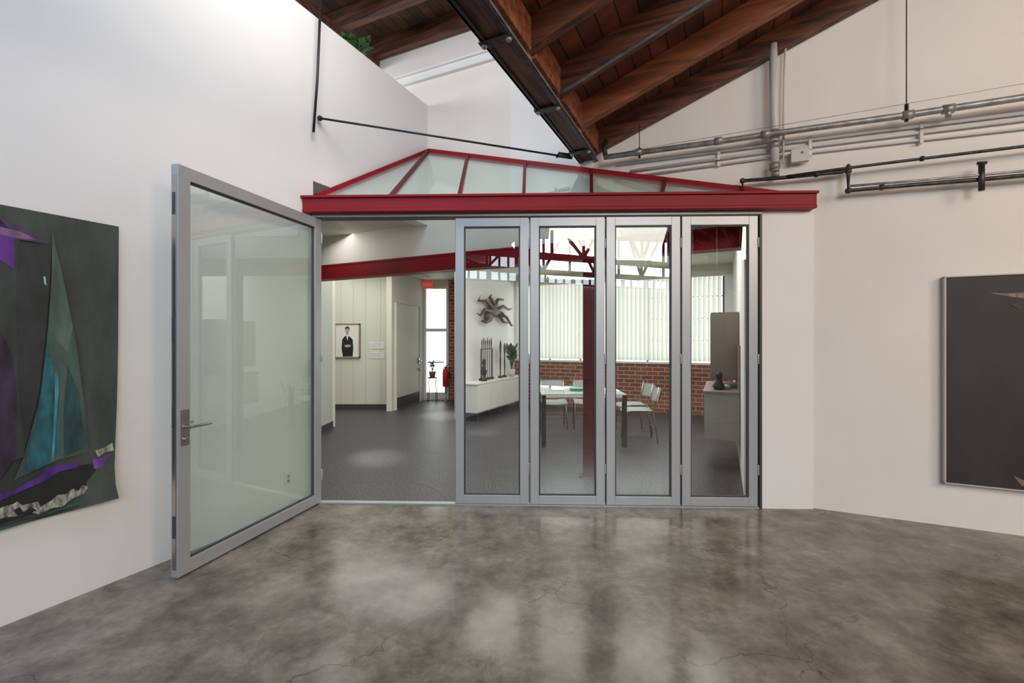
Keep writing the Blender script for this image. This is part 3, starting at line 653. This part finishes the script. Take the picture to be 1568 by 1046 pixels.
# ---------------- lights
def area(name,loc,tgt,sx,sy,pw,col):
    l=bpy.data.lights.new(name,'AREA'); l.shape='RECTANGLE'; l.size=sx; l.size_y=sy; l.energy=pw; l.color=col
    ob=bpy.data.objects.new(name,l); bpy.context.scene.collection.objects.link(ob); ob.location=loc
    ob.rotation_euler=(Vector(tgt)-Vector(loc)).to_track_quat('-Z','Y').to_euler(); return ob
area('clerestory_daylight',L(8,11.6,4.4),L(5,0,1.6),8,1.4,560,(.96,.97,1.0))
area('left_skylight_daylight',L(1.1,6.5,5.15),L(.4,4.2,2.0),1.6,4,150,(.30,.62,1.0))
area('corner_fill_light',L(1.25,2.6,5.2),L(.5,1.4,3.2),1.3,1.8,66,(1.0,.97,.92))  # added lamp under the closed deck, brightens the wall corner
area('roof_fill_light',L(6.5,6.5,4.75),L(5,2,.5),3,3,220,(1.0,.93,.84))  # added lamp behind the camera, lifts the walls; the roof has no opening
area('gallery_warm_light',L(10,4.5,4.4),L(6,0,1.6),2,2,170,(1.0,.80,.63))
area('mezzanine_daylight',L(-3.6,2.5,5.0),L(-.5,0,4.2),1.5,1.5,140,(.95,.97,1.0))
def down(name,a,b,sx,sy,pw,col):
    l=bpy.data.lights.new(name,'AREA'); l.shape='RECTANGLE'; l.size=sx; l.size_y=sy; l.energy=pw; l.color=col
    ob=bpy.data.objects.new(name,l); bpy.context.scene.collection.objects.link(ob); ob.location=L(a,b,3.0); ob.rotation_euler=(0,0,-TH)
down('office_fill_light',1.6,-1.4,3.8,2.0,98,(1.0,.98,.93))  # added fill lamp without a fixture, hidden behind the header beam
down('hallway_fill_light',-2.5,-1.4,3.4,2.0,62,(1.0,.99,.94))  # added fill for the hallway, out of view above the beam
area('hallway_fill_light',Vector((-2.4,6.0,2.98)),Vector((-1.6,6.0,0)),.8,.8,6,(1.0,.98,.92))  # small extra fill, unseen, no fixture here
def spot(name,loc,tgt,pw,ang,col=(1,.95,.88)):
    l=bpy.data.lights.new(name,'SPOT'); l.energy=pw; l.spot_size=math.radians(ang); l.spot_blend=1; l.shadow_soft_size=.12; l.color=col
    ob=bpy.data.objects.new(name,l); bpy.context.scene.collection.objects.link(ob); ob.location=loc
    ob.rotation_euler=(Vector(tgt)-Vector(loc)).to_track_quat('-Z','Y').to_euler()
spot('hallway_spot',Vector((-3.0,8.0,2.95)),gnd(580,700),420,13)
spot('hallway_spot',Vector((-1.4,9.4,2.95)),gnd(683,636),700,26)
spot('office_spot',L(.2,-1.2,2.95),gnd(735,662),380,14)
w=bpy.data.worlds.new('World'); bpy.context.scene.world=w; w.use_nodes=True
w.node_tree.nodes['Background'].inputs[0].default_value=(.7,.8,1,1); w.node_tree.nodes['Background'].inputs[1].default_value=.6

cd=bpy.data.cameras.new('camera'); cam=bpy.data.objects.new('camera',cd); bpy.context.scene.collection.objects.link(cam)
cam.location=CAM; cam.rotation_euler=(math.pi/2,0,0); cd.sensor_width=36; cd.lens=36*F/1568; cd.shift_y=-3/1568; cd.clip_start=.05
bpy.context.scene.camera=cam
try:
    bpy.context.scene.view_settings.view_transform='Standard'; bpy.context.scene.view_settings.look='None'
except Exception as e: print(e)
